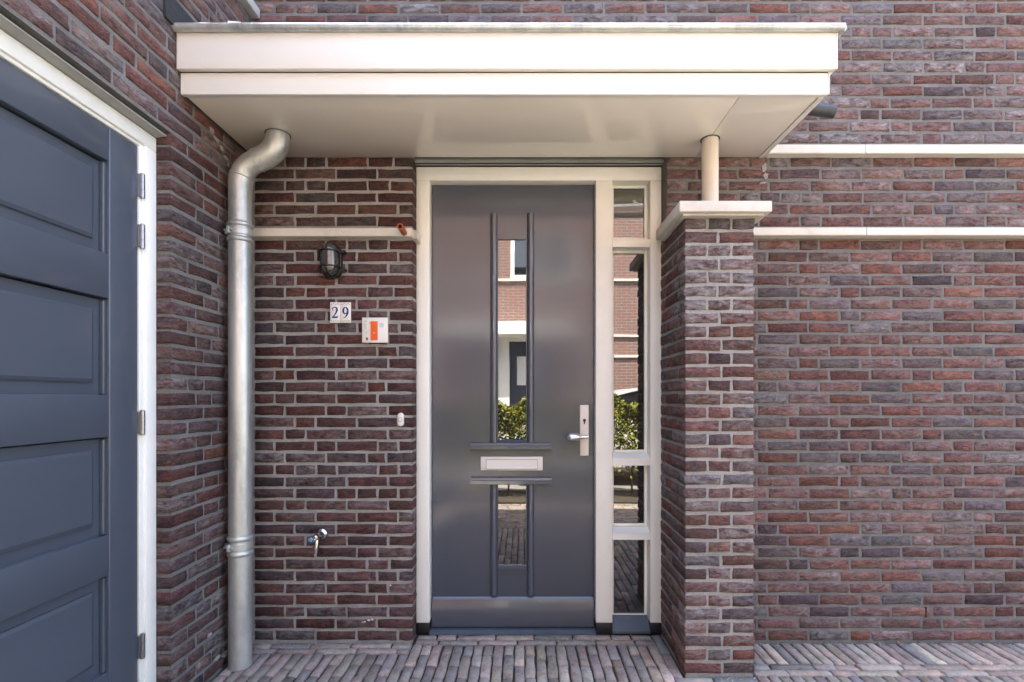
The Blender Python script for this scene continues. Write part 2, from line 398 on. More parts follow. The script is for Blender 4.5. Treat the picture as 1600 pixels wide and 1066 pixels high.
CH, JT, ST, HD, BH = 0.0624, 0.0125, 0.2045, 0.0975, 0.0475
_prev = [[]]
def course(a0, a1, pS=0.72, starts=(ST, HD, 0.152)):
    """wild bond between a0 and a1 -> list of (centre, length)"""
    best = None
    for t in range(40):
        x = a0; out = []; joints = []
        L = rnd.choice(starts)
        while True:
            if x + L > a1 - 0.03 or a1 - (x + L + JT) < 0.055:
                rem = a1 - x
                if rem > 0.215:
                    h1 = rem * rnd.choice((0.5, 0.42, 0.58)) ; out.append((x + (h1 - JT) / 2, h1 - JT)); joints.append(x + h1 - JT / 2)
                    out.append((x + h1 + (rem - h1) / 2, rem - h1))
                else: out.append((x + rem / 2, rem))
                break
            out.append((x + L / 2, L)); joints.append(x + L + JT / 2); x += L + JT
            L = ST if rnd.random() < pS else HD
        pen = sum(1 for q in joints for p in _prev[0] if abs(q - p) < 0.035)
        if best is None or pen < best[0]: best = (pen, out, joints)
        if pen == 0: break
    _prev[0] = best[2]
    return best[1]
def rowz(k): return k * CH + CH / 2 + 0.003

# ---------------------------------------------------------------- the ground
XL, XREV, XPL, XPR, YP = -1.429, -0.583, 0.747, 1.071, -0.32
YJ = -0.607                                             # end of the garage wing's pier
bm = B()
gs = 120
for x0, x1, y0, y1 in ((-gs, gs, -gs, gs),):
    bm.faces.new([bm.verts.new(p) for p in ((x0, y0, -0.045), (x1, y0, -0.045), (x1, y1, -0.045), (x0, y1, -0.045))])
tag(obj('street', bm, M['ground']), kind='structure')
pav = boxobj('pavement', (XL - 0.3, 6.0, -3.15, 0.30, -0.040, -0.013), M['sand']); tag(pav, kind='structure')
boxobj_soil = boxobj('planting_bed', (XL, 6.0, -3.95, -3.15, -0.044, 0.015), M['soil']); tag(boxobj_soil, kind='structure')
pb = Blocks('paver', pav, 'paver_field')
PW, PLN, PJ = 0.0458, 0.2, 0.0072
def paver(x, y, L, rot, vis=None, W=PW):
    c = (x + rnd.uniform(-.0015, .0015), y + rnd.uniform(-.0015, .0015), rnd.uniform(-0.0025, 0.0025))
    lb = round(L / 0.02) * 0.02 if abs(L - PLN) > 0.004 else PLN
    p = proj(c) if c[1] > -2.4 else (0, 9999)
    v = (p[1] < 1085 and -15 < p[0] < 1615)
    inpil = XPL - 0.03 < c[0] < XPR + 0.03 and c[1] > YP - 0.01
    pb.add(c, lb - PJ * 0 , W, 0.035, rot + rnd.uniform(-.012, .012), pick(PAL_PAVER, 0.12), v and not inpil)
def lengthwise(x0, x1, y):
    x = x0 + rnd.uniform(-0.14, 0.0)
    while x < x1:
        L = PLN if rnd.random() < .8 else 0.1
        a, b_ = max(x, x0), min(x + L, x1)
        if b_ - a > 0.03: paver((a + b_) / 2, y, b_ - a, 0)
        x += L + PJ
def upright(x0, x1, ytop, ybot):
    x = x0 + PW / 2; i = 0
    while x < x1 - PW / 2 + 0.01:
        y = ytop; L = PLN if i % 2 == 0 else 0.1
        if rnd.random() < .15: L = 0.14
        while y - 0.03 > ybot:
            b_ = max(y - L, ybot)
            if y - b_ > 0.025: paver(x, (y + b_) / 2, y - b_, R(90))
            y = b_ - PJ; L = PLN
        x += PW + PJ; i += 1
P1 = PW + PJ
# in front of the door: two rows along the threshold, then upright running bond
lengthwise(XREV + 0.01, XPL - 0.055, 0.062); lengthwise(XREV + 0.01, XPL - 0.055, 0.062 - P1)
lengthwise(XL + 0.01, XREV, -0.03); lengthwise(XL + 0.01, XREV, -0.03 - P1)
upright(XREV + 0.01, XPL - 0.055, 0.062 - 1.5 * P1 - PJ / 2, -2.0)
upright(XL + 0.01, XREV + 0.005, -0.03 - 1.5 * P1 - PJ / 2, -2.0)
for y in (0.0, -0.205, -0.41): paver(XPL - 0.03, y - 0.02, PLN, R(90))
# in front of and right of the pillar
x = XPR + 0.006 + PW / 2
while x < 4.2:
    paver(x, -0.109 + rnd.uniform(-.003, .003), PLN, R(90) + rnd.uniform(-.02, .02)); x += PW + 0.0092 + rnd.uniform(-.001, .0015)
for y in (-0.2375, -0.2905): lengthwise(XPR + 0.006, 4.2, y)
lengthwise(XPL - 0.04, XPR + 0.006, YP - 0.030)
upright(XPL - 0.055, XPR + 0.006, YP - 0.059, -2.0); upright(XPR + 0.006, 4.2, -0.319, -2.0)
for k in range(21): lengthwise(XL + 0.01, 4.2, -2.03 - k * P1)
pb.build()

# ---------------------------------------------------------------- building mass (keeps the house solid behind its front)
bm = B()
box(bm, -1.424, 7.0, 0.31, 6.0, 5.86, 6.0); box(bm, -1.424, 7.0, 6.0, 6.2, -0.1, 6.0); box(bm, 6.9, 7.0, 0.31, 6.0, -0.1, 5.85)
box(bm, -4.6, -1.76, -3.6, 6.0, 3.7, 3.8); box(bm, -4.6, -4.5, -3.6, 6.0, -0.1, 3.69)
tag(obj('building_shell', bm, M['plaster']), kind='structure')

# ---------------------------------------------------------------- porch wall (between downpipe and door)
pw = thing('porch_wall', 'dark red brick wall under the canopy between the zinc downpipe and the front door', 'wall', (XL, 0, 0))
boxobj('mortar', (XL - 0.005, XREV - 0.005, 0.005, 0.30, -0.1, 2.615), M['mortar_porch'], pw)
bl = Blocks('brick', pw, 'brick_infill')
def put(blk, axis, a, L, k, depth, pal, bloom, other=0.0, vis=None, face_jit=0.0013):
    z = rowz(k) + rnd.uniform(-0.0012, 0.0012); d = rnd.uniform(-face_jit, face_jit)
    lr = round(L / 0.004) * 0.004
    if axis == 'x': c = (a, other + d, z); rot = 0.0
    else: c = (other + d, a, z); rot = R(90)
    blk.add(c, lr, BH, depth, rot, batch(pick(pal, bloom), c), vis)
_prev[0] = []
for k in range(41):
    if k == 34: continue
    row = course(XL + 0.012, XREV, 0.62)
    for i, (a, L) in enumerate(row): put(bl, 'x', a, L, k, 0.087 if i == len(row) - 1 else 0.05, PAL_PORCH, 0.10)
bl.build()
boxobj('weep_vent', (-0.925, -0.917, -0.0005, 0.02, 2 * CH + 0.006, 3 * CH - 0.004), M['black'], pw)

# ---------------------------------------------------------------- facade right of the pillar, below the string course
fw = thing('facade_wall', 'mottled purple and red brick wall right of the brick pillar below the lower stone band', 'wall', (XPR, 0, 0))
boxobj('mortar', (XPR - 0.004, 6.9, 0.005, 0.30, -0.1, 2.125), M['mortar'], fw)
bl = Blocks('brick', fw, 'brick_infill'); _prev[0] = []
for k in range(34):
    for a, L in course(XPR + 0.003, 3.6, 0.78): put(bl, 'x', a, L, k, 0.05, PAL_RIGHT, 0.22, vis=seen((a, 0, rowz(k)), 2))
bl.build()
boxobj('weep_vent', (2.116, 2.124, -0.0005, 0.02, 2 * CH + 0.006, 3 * CH - 0.002), M['black'], fw)

# ---------------------------------------------------------------- upper wall
uw = thing('upper_wall', 'red and purple brick wall above the canopy and above the lower stone band', 'wall', (XPR, 0, 2.125))
bm = B(); box(bm, 0.757, 6.9, 0.005, 0.30, 2.1255, 2.615); box(bm, XL - 0.005, 6.9, 0.005, 0.30, 2.6155, 6.0)
obj('mortar', bm, M['mortar'], uw)
bl = Blocks('brick', uw, 'brick_infill'); _prev[0] = []
for k in range(35, 64):
    if k == 41: continue
    x0 = 0.757 if k < 41 else 1.18 if k < 46 else XL + 0.012
    for a, L in course(x0, 3.6, 0.78):
        hid = (k >= 42 and k < 51 and a < 1.2)
        put(bl, 'x', a, L, k, 0.05, PAL_RIGHT, 0.42, vis=seen((a, 0, rowz(k)), 4) and not hid)
bl.build()

# ---------------------------------------------------------------- garage wing wall
ww = thing('wing_wall', 'brick side wall of the garage with its pier between garage door and downpipe', 'wall', (XL, YJ, 0))
bm = B()
box(bm, -1.74, XL - 0.005, YJ + 0.005, 0.30, -0.1, 2.366); box(bm, -1.74, XL - 0.005, -3.6, 0.30, 2.3665, 3.7)
box(bm, -1.74, XL - 0.005, -3.6, -2.99, -0.1, 2.366)
obj('mortar', bm, M['mortar'], ww)
bl = Blocks('brick', ww, 'brick_infill'); _prev[0] = []
for k in range(60):
    y0 = YJ if k < 38 else -3.5
    row = course(y0, -0.004, 0.6 if k < 38 else 0.8)
    for i, (a, L) in enumerate(row):
        corner = (k < 38 and i == 0)
        hid = (2.53 < rowz(k) < 2.80 and a > -0.58)
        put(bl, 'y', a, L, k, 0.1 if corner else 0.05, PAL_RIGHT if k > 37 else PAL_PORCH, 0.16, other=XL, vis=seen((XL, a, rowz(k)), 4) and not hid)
for k in range(38):
    for a, L in course(-3.5, -2.99): put(bl, 'y', a, L, k, 0.05, PAL_RIGHT, 0.16, other=XL, vis=False)
bl.build()

# ---------------------------------------------------------------- brick pillar
pl = thing('brick_pillar', 'free standing square brick pillar right of the door with whitish lime bloom', 'pillar', ((XPL + XPR) / 2, YP, 0))
boxobj('mortar', (XPL + 0.005, XPR - 0.005, YP + 0.005, 0.30, -0.1, 2.125), M['mortar_porch'], pl)
bl = Blocks('brick', pl, 'brick_infill')
W = XPR - XPL
for k in range(34):
    bloom = 0.85 if 25 < k < 32 else 0.65 if 2 < k < 7 else 0.30 if k < 32 else 0.05
    if k % 2 == 0:
        w = (W - JT) / 2 + rnd.uniform(-.012, .012)
        fr = [(XPL, w), (XPL + w + JT, W - w - JT)]; dep = 0.1
    else:
        w = (W - 2 * JT) / 3; fr = [(XPL + i * (w + JT), w) for i in range(3)]; dep = 0.206
    for i, (x, L) in enumerate(fr): put(bl, 'x', x + L / 2, L, k, dep, PAL_RIGHT, bloom, other=YP)
    y = YP + dep + JT
    while y < 0.085:                                     # the side towards the door, running on into the reveal
        L = min(HD if k % 2 == 1 else ST, 0.088 - y)
        if k % 2 == 1 and y > -0.05: L = 0.088 - y
        z = rowz(k)
        if L > 0.03: bl.add((XPL + rnd.uniform(-.001, .001), y + L / 2, z), round(L / .004) * .004, BH, 0.05, R(-90), pick(PAL_RIGHT, 0.12), True)
        y += L + JT
    y = YP + dep + JT                                    # the side away from the door
    L = -0.004 - y
    if L > 0.03: bl.add((XPR, y + L / 2, rowz(k)), round(L / .004) * .004, BH, 0.05, R(90), pick(PAL_RIGHT, 0.2), False)
bl.build()

# old mortar smears left on the faces
def smear(parent, pts, axis, m):
    bm = B()
    for a, z, ra, rz in pts:
        ring = []
        for k in range(11):
            t = 2 * math.pi * k / 11; q = rnd.uniform(0.6, 1.25)
            p = (a + ra * q * math.cos(t), z + rz * q * math.sin(t))
            ring.append(bm.verts.new((p[0], -0.0012, p[1]) if axis == 'x' else (XL + 0.0012, p[0], p[1])))
        c = bm.verts.new((a, -0.0042, z) if axis == 'x' else (XL + 0.0042, a, z))
        for k in range(11): bm.faces.new((ring[k], ring[(k + 1) % 11], c))
    o = obj('mortar_smear', bm, m, parent, True, 80); o['kind'] = 'stuff'
smear(ww, [(-0.345, 2.515, .020, .016), (-0.31, 2.49, .026, .012), (-0.27, 2.47, .016, .014), (-0.235, 2.44, .022, .010), (-0.215, 2.415, .013, .012), (-0.36, 0.21, .02, .008), (-0.30, 0.075, .03, .012), (-0.24, 0.06, .03, .016)], 'y', M['mortar_porch'])
smear(pw, [(-0.815, 0.117, .011, .005), (-0.796, 0.122, .007, .006), (-0.835, 0.109, .006, .004), (-0.845, 0.107, .004, .003), (-0.70, 0.30, .006, .004), (-1.2, 0.33, .004, .003)], 'x', M['stone'])
smear(uw, [(1.268, 2.50, .012, .022), (1.275, 2.455, .014, .020), (1.262, 2.42, .022, .007), (1.12, 2.53, .008, .004)], 'x', M['mortar_porch'])

# cap stone and steel column on the pillar
bm = B()
prof_z0, prof_z1 = 2.129, 2.178
box(bm, 0.705, 1.123, -0.378, 0.03, prof_z0 + 0.0, prof_z1, bev=0.003)
cap = obj('pillar_cap', bm, M['stone'], None, True, 50)
tag(cap, 'pale cast stone cap slab lying on top of the brick pillar', 'cap stone')
boxobj('drip_mould', (0.728, 1.098, -0.352, 0.026, 2.1205, 2.1285), M['stone'], cap)
cl = thing('steel_column', 'round cream painted post standing on the pillar cap under the canopy', 'post', (0.912, -0.19, 2.178))
obj('shaft', tube(B(), [(0.912, -0.19, 2.178), (0.912, -0.19, 2.556)], 0.0392, 32), M['column'], cl, True)
bm = B(); tube(bm, [(0.912, -0.19, 2.5485), (0.912, -0.19, 2.552)], 0.0455, 32); obj('collar', bm, M['black'], cl, True)

# ---------------------------------------------------------------- stone bands
def band(name, label, x0, x1, z0, z1, joints, dep=0.046, endmitre=False):
    t = thing(name, label, 'stone ledge', (x0, 0, z0), 'stone bands in the brickwork')
    xs = [x0] + joints + [x1]
    for a, b_ in zip(xs, xs[1:]):
        bm = B()
        prism(bm, [(0.03, z1 + 0.004), (-dep + 0.006, z1), (-dep, z1 - 0.003), (-dep, z0 + 0.006), (-dep + 0.004, z0 + 0.002), (-dep + 0.02, z0 + 0.002), (0.03, z0)], 'X', a + 0.0018, b_ - 0.0018)
        obj('stone', bm, M['stone'], t)
    return t
tl = band('stone_ledge', 'pale stone ledge on the porch wall above the bulkhead lamp', XL + 0.005, XREV + 0.004, 2.122, 2.168, [])
# its return into the door reveal
bm = B(); prism(bm, [(XREV + 0.0025, 0.0), (XREV + 0.024, -0.02), (XREV + 0.024, 0.086), (XREV + 0.0025, 0.086)], 'Z', 2.124, 2.166); obj('return_end', bm, M['stone'], tl)
sj = (1354 - U0) * S * 0.983
band('stone_ledge', 'lower of the two white stone bands right of the pillar', XPR + 0.002, 3.6, 2.1265, 2.171, [sj, sj + 1.0])
band('stone_ledge', 'upper of the two white stone bands running into the canopy end', 1.272, 3.6, 2.551, 2.601, [sj - 0.005, sj + 0.99])
t = thing('stone_ledge', 'short grey stone ledge high on the garage wall above the canopy', 'stone ledge', (XL, -0.6, 3.28), 'stone bands in the brickwork')
boxobj('stone', (XL - 0.02, XL + 0.043, -0.78, -0.002, 3.28, 3.328), M['stone_grey'], t, 0.003)
boxobj('stone', (XL - 0.02, XL + 0.043, -1.8, -0.784, 3.28, 3.328), M['stone_grey'], t, 0.003)

# ---------------------------------------------------------------- canopy
CX0, CX1, CY = XL + 0.004, 1.265, -0.559
cn = thing('canopy', 'flat cream canopy with stepped fascia boards over the front door', 'canopy', (0, 0, 2.55))
boxobj('lower_fascia', (CX0, CX1, CY, CY + 0.022, 2.549, 2.66), M['cream_panel'], cn, 0.0015)
boxobj('upper_fascia', (CX0 - 0.001, CX1 + 0.0185, CY - 0.0235, CY - 0.0015, 2.641, 2.792), M['cream_panel'], cn, 0.0015)
boxobj('fascia_shadow_line', (CX0 + 0.001, CX1 - 0.001, CY - 0.0016, CY - 0.0002, 2.637, 2.6405), M['black'], cn)  # thin black strip added to draw the shade line under the upper fascia
boxobj('side_fascia', (CX1 - 0.018, CX1, CY + 0.0245, 0.002, 2.549, 2.66), M['cream_panel'], cn, 0.0015)
boxobj('corner_strip', (CX1 + 0.0025, CX1 + 0.0065, CY - 0.0, CY + 0.04, 2.549, 2.64), M['cream_panel'], cn)
boxobj('upper_side_fascia', (CX1 + 0.001, CX1 + 0.0235, CY + 0.0015, 0.002, 2.641, 2.792), M['cream_panel'], cn, 0.0015)
boxobj('corner_strip', (CX1 + 0.0205, CX1 + 0.026, CY - 0.0235, CY - 0.0005, 2.6405, 2.7925), M['cream_panel'], cn, 0.0006)
for a, b_ in ((CX0 + 0.012, 0.9045), (0.9075, CX1 - 0.03)):
    boxobj('soffit_panel', (a, b_, CY + 0.0235, -0.006, 2.5505, 2.558), M['soffit'], cn, 0.0008)
boxobj('edge_trim', (CX1 - 0.026, CX1 - 0.0195, CY + 0.0235, -0.004, 2.5475, 2.57), M['cream_panel'], cn)
bm = B(); box(bm, CX0 + 0.002, CX1 - 0.02, CY + 0.03, 0.003, 2.565, 2.64); box(bm, CX0 + 0.002, CX1, CY + 0.03, 0.003, 2.641, 2.79)
obj('roof_core', bm, M['black'], cn)
bm = B()
tube(bm, [(CX0 - 0.002, CY - 0.036, 2.8005), (CX1 + 0.043, CY - 0.036, 2.8005)], 0.0158, 20)
tube(bm, [(CX1 + 0.041, CY - 0.036, 2.8005), (CX1 + 0.041, 0.003, 2.8005)], 0.0152, 20)
obj('zinc_rim', bm, M['zinc'], cn, True)
bm = B(); prism(bm, [(CY - 0.036, 2.8125), (CY + 0.03, 2.818), (0.003, 2.824), (0.003, 2.796), (CY - 0.01, 2.7945)], 'X', CX0 + 0.001, CX1 + 0.034)
obj('zinc_roof', bm, M['zinc'], cn)
bm = B(); box(bm, 0.0, 0.052, 0.0, 0.004, 0.0, 0.02)
bmesh.ops.rotate(bm, verts=bm.verts, cent=(0, 0, 0), matrix=Matrix.Rotation(R(6), 3, 'Y')); bmesh.ops.translate(bm, verts=bm.verts, vec=(-1.213, CY - 0.03, 2.813))
obj('white_clip', bm, M['white'], cn)
sp = thing('overflow_spout', 'short dark grey pipe sticking out behind the right end of the canopy', 'pipe', (CX1, -0.30, 2.63))
bm = B(); tube(bm, [(CX1 + 0.001, -0.30, 2.645), (CX1 + 0.185, -0.30, 2.622)], 0.027, 24)
obj('pipe', bm, M['greypipe'], sp, True)
obj('bore', tube(B(), [(CX1 + 0.1855, -0.30, 2.6219), (CX1 + 0.187, -0.30, 2.6217)], 0.022, 24), M['black'], sp, True)
# lead flashing where the canopy roof meets the garage wall
bm = B(); prism(bm, [(XL + 0.001, 2.80), (XL + 0.012, 2.80), (XL + 0.006, 2.915), (XL + 0.001, 2.916)], 'Y', -0.655, -0.002)
tag(obj('lead_flashing', bm, M['lead']), 'dark grey lead flashing strip on the garage wall above the left canopy end', 'flashing')

# ---------------------------------------------------------------- door frame with side light
YF, YL = 0.09, 0.148
df = thing('door_frame', 'cream painted timber door frame with narrow four pane side light', 'door frame', (-0.06, YF, 0))
boxobj('post', (-0.584, -0.512, YF, 0.215, 0.062, 2.4708), M['white'], df, 0.003)
boxobj('head', (-0.584, 0.7515, YF, 0.215, 2.471, 2.545), M['white'], df, 0.003)
boxobj('mullion', (0.394, 0.4845, YF, 0.215, 0.062, 2.4708), M['white'], df, 0.003)
boxobj('post', (0.690, 0.7515, YF, 0.215, 0.062, 2.4708), M['white'], df, 0.003)
for a, b_ in ((-0.584, -0.512), (0.394, 0.4845), (0.690, 0.7515)):
    boxobj('foot_block', (a, b_, YF - 0.002, 0.215, 0.002, 0.0615), M['black'], df, 0.002)
for z0, z1, up in ((2.109, 2.151, 0.012), (0.9185, 0.958, 0.022), (0.514, 0.548, 0.022)):
    bm = B(); prism(bm, [(YF + 0.001, z0), (YF + 0.001, z1), (0.156, z1 + up), (0.21, z1 + up), (0.21, z0)], 'X', 0.4847, 0.6898)
    obj('transom', bm, M['white'], df)
bm = B(); prism(bm, [(YF - 0.006, 0.006), (YF - 0.006, 0.02), (0.156, 0.077), (0.21, 0.077), (0.21, 0.006)], 'X', 0.4847, 0.6898)
obj('metal_sill', bm, M['sillmetal'], df)
for i, (z0, z1) in enumerate(((2.1635, 2.4705), (0.981, 2.1085), (0.571, 0.918), (0.078, 0.5135))):
    bd = 0.017
    boxobj('glass_pane', (0.4849, 0.6897, 0.164, 0.176, z0 + 0.001, z1 - 0.001), M['glass'], df)
    bm = B(); dd = (0.150, 0.163)
    bb = bd if i < 3 else 0.006
    box(bm, 0.4851, 0.4851 + bd, *dd, z0 + 0.0005, z1 - 0.0005, bev=.003); box(bm, 0.6895 - bd, 0.6895, *dd, z0 + 0.0005, z1 - 0.0005, bev=.003)
    box(bm, 0.4851 + bd, 0.6895 - bd, *dd, z0 + 0.0005, z0 + bb, bev=.002); box(bm, 0.4851 + bd, 0.6895 - bd, *dd, z1 - (bd if i < 2 else 0.008), z1 - 0.0005, bev=.002)
    obj('glazing_bead', bm, M['white'], df, True, 50)
bm = B(); prism(bm, [(YF - 0.012, 0.001), (YF - 0.012, 0.008), (YF + 0.012, 0.016), (0.215, 0.019), (0.215, 0.001)], 'X', -0.5115, 0.3935)
obj('threshold', bm, M['sillmetal'], df)
boxobj('lintel', (XREV - 0.004, 0.7565, 0.06, 0.29, 2.5485, 2.6145), M['black'], df)
bm = B(); prism(bm, [(0.055, 2.575), (0.075, 2.581), (0.085, 2.578), (0.085, 2.549), (0.07, 2.547), (0.055, 2.556)], 'X', XREV - 0.002, 0.754)
obj('drip_strip', bm, M['zincstrip'], df)

# ---------------------------------------------------------------- front door
fd = thing('front_door', 'slate grey front door with two slim glass strips and rounded moulding rods', 'door', (-0.06, YL, 0.02))
X0, X1 = -0.5085, 0.3905; G0, G1 = -0.142, 0.014
zt, zb = 2.467, 0.0225; gu0, gu1, gl0, gl1 = 1.044, 2.169, 0.354, 0.806
bm = B()
box(bm, X0, G0, YL, YL + 0.05, zb, zt); box(bm, G1, X1, YL, YL + 0.05, zb, zt)
for a, b_ in ((zb, gl0), (gl1, gu0), (gu1, zt)): box(bm, G0, G1, YL, YL + 0.05, a, b_)
bmesh.ops.remove_doubles(bm, verts=bm.verts, dist=0.0001)
obj('leaf', bm, M['slate'], fd)
boxobj('leaf_seal', (X0 - 0.003, X1 + 0.003, YL + 0.052, YL + 0.06, zb - 0.003, zt + 0.003), M['black'], fd)
for z0, z1 in ((gl0, gl1), (gu0, gu1)):
    boxobj('glass_pane', (G0 + 0.0005, G1 - 0.0005, YL + 0.012, YL + 0.024, z0 + .0005, z1 - .0005), M['glass'], fd)
def rod(x, z0, z1):
    bm = B(); r = 0.0205
    pr = [(x + r * math.cos(a) , YL + 0.003 - r * 1.15 * math.sin(a)) for a in [math.pi * i / 14 for i in range(15)]]
    pr = [(x + r, YL + 0.004)] + pr + [(x - r, YL + 0.004)]
    prism(bm, pr[1:-1], 'Z', z0, z1)
    obj('moulding_rod', bm, M['slate_rod'], fd, True, 60)
for x in (-0.1645, 0.0395): rod(x, 1.040, 2.311); rod(x, 0.196, 0.806)
def crossbar(z0, z1):
    h = z1 - z0
    bm = B(); prism(bm, [(YL - 0.0005, z0), (YL - 0.034, z0 + 0.002), (YL - 0.036, z0 + 0.004), (YL - 0.036, z0 + h * .58), (YL - 0.030, z0 + h * .64), (YL - 0.026, z0 + h * .95), (YL - 0.022, z1), (YL - 0.0005, z1)], 'X', -0.291, 0.1555)
    obj('crossbar', bm, M['slate_rod'], fd, True, 30)
crossbar(1.0, 1.039); crossbar(0.808, 0.847)
bm = B(); prism(bm, [(YL - 0.0005, 0.338), (YL - 0.016, 0.338), (YL - 0.016, 0.348), (YL + 0.011, 0.3545), (YL + 0.011, 0.338)], 'X', -0.144, 0.016); obj('pane_sill', bm, M['slate'], fd)
bm = B(); prism(bm, [(YL - 0.0005, 1.040), (YL - 0.012, 1.040), (YL - 0.012, 1.0405), (YL + 0.011, 1.0535), (YL + 0.011, 1.0445)], 'X', -0.141, 0.013); obj('pane_sill', bm, M['slate'], fd)
bm = B(); prism(bm, [(YL - 0.0005, 0.182), (YL - 0.011, 0.172), (YL - 0.0125, 0.168), (YL - 0.024, 0.026), (YL - 0.022, 0.0235), (YL - 0.0005, 0.0235)], 'X', X0 + 0.002, X1 - 0.002); obj('kick_board', bm, M['slate'], fd, True, 30)
lb = boxobj('letterbox', (-0.2375, 0.1065, YL - 0.007, YL - 0.0003, 0.884, 0.9605), M['plate'], fd, 0.002)
bm = B(); prism(bm, [(YL - 0.0075, 0.9445), (YL - 0.009, 0.9435), (YL - 0.010, 0.905), (YL - 0.018, 0.897), (YL - 0.017, 0.8935), (YL - 0.0075, 0.8935)], 'X', -0.206, 0.076); obj('flap', bm, M['plate'], lb)
bm = B()
for dims in ((-0.2085, 0.0785, 0.9448, 0.9465), (-0.2085, 0.0785, 0.8915, 0.893), (-0.2085, -0.2068, 0.893, 0.9448), (0.0768, 0.0785, 0.893, 0.9448)):
    box(bm, dims[0], dims[1], YL - 0.0078, YL - 0.0069, dims[2], dims[3])
obj('flap_gap', bm, M['greypipe'], lb)
hp = boxobj('handle_plate', (0.3125, 0.3615, YL - 0.011, YL - 0.0003, 0.966, 1.248), M['plate'], fd, 0.004, 3)
bm = B(); tube(bm, [(0.337, YL - 0.0135, 1.156), (0.337, YL - 0.0105, 1.156)], 0.015, 24); obj('lock_rosette', bm, M['plate'], hp, True)
bm = B(); tube(bm, [(0.337, YL - 0.0165, 1.163), (0.337, YL - 0.0130, 1.163)], 0.0085, 20); box(bm, 0.3335, 0.3405, YL - 0.0165, YL - 0.0130, 1.142, 1.160); obj('lock_cylinder', bm, M['bronze'], hp, True)
yh = YL - 0.056
bm = B()
tube(bm, [(0.340, YL - 0.0105, 1.074), (0.340, yh, 1.074)], 0.0105, 20)
pts = []; rad = []
for i in range(25):
    f = i / 24; x = 0.352 - f * 0.118
    if f < 0.3: r = 0.0095 + 0.0015 * (f / 0.3)
    else:
        g = (f - 0.3) / 0.7; r = 0.011 + 0.0125 * math.sin(min(1, g * 1.7) * math.pi / 2)
        if g > 0.6: r = 0.0235 * math.sqrt(max(0.0001, 1 - ((g - 0.6) / 0.4) ** 2))
    pts.append((x, yh, 1.074 - 0.002 * f)); rad.append(max(r, 0.0012))
tube(bm, pts, rad, 24); obj('lever_handle', bm, M['alu_bright'], fd, True, 60)

# ---------------------------------------------------------------- garage door and its frame
XD = -1.503
gf = thing('garage_frame', 'cream painted timber frame around the slate garage door', 'door frame', (-1.50, -0.63, 0))
def zpost(name, ya, yb): 
    bm = B(); box(bm, -1.60, -1.489, ya, yb, 0.0, 2.2825, bev=.003); return obj(name, bm, M['white'], gf, True, 50)
zpost('post', -0.664, YJ - 0.001); zpost('post', -2.985, -2.93)
boxobj('head', (-1.60, -1.489, -2.985, YJ - 0.001, 2.283, 2.34), M['white'], gf, 0.003)
boxobj('rebate_strip', (-1.62, -1.4975, -0.6865, -0.6645, 0.0, 2.2825), M['white'], gf, 0.002)
boxobj('rebate_strip', (-1.62, -1.4975, -2.928, -0.687, 2.270, 2.2825), M['white'], gf, 0.002)
bm = B(); prism(bm, [(-1.447, 2.352), (-1.449, 2.348), (-1.486, 2.3425), (-1.60, 2.3425), (-1.60, 2.362), (-1.486, 2.359)], 'Y', -2.985, YJ - 0.002); obj('drip_strip', bm, M['zincstrip'], gf)
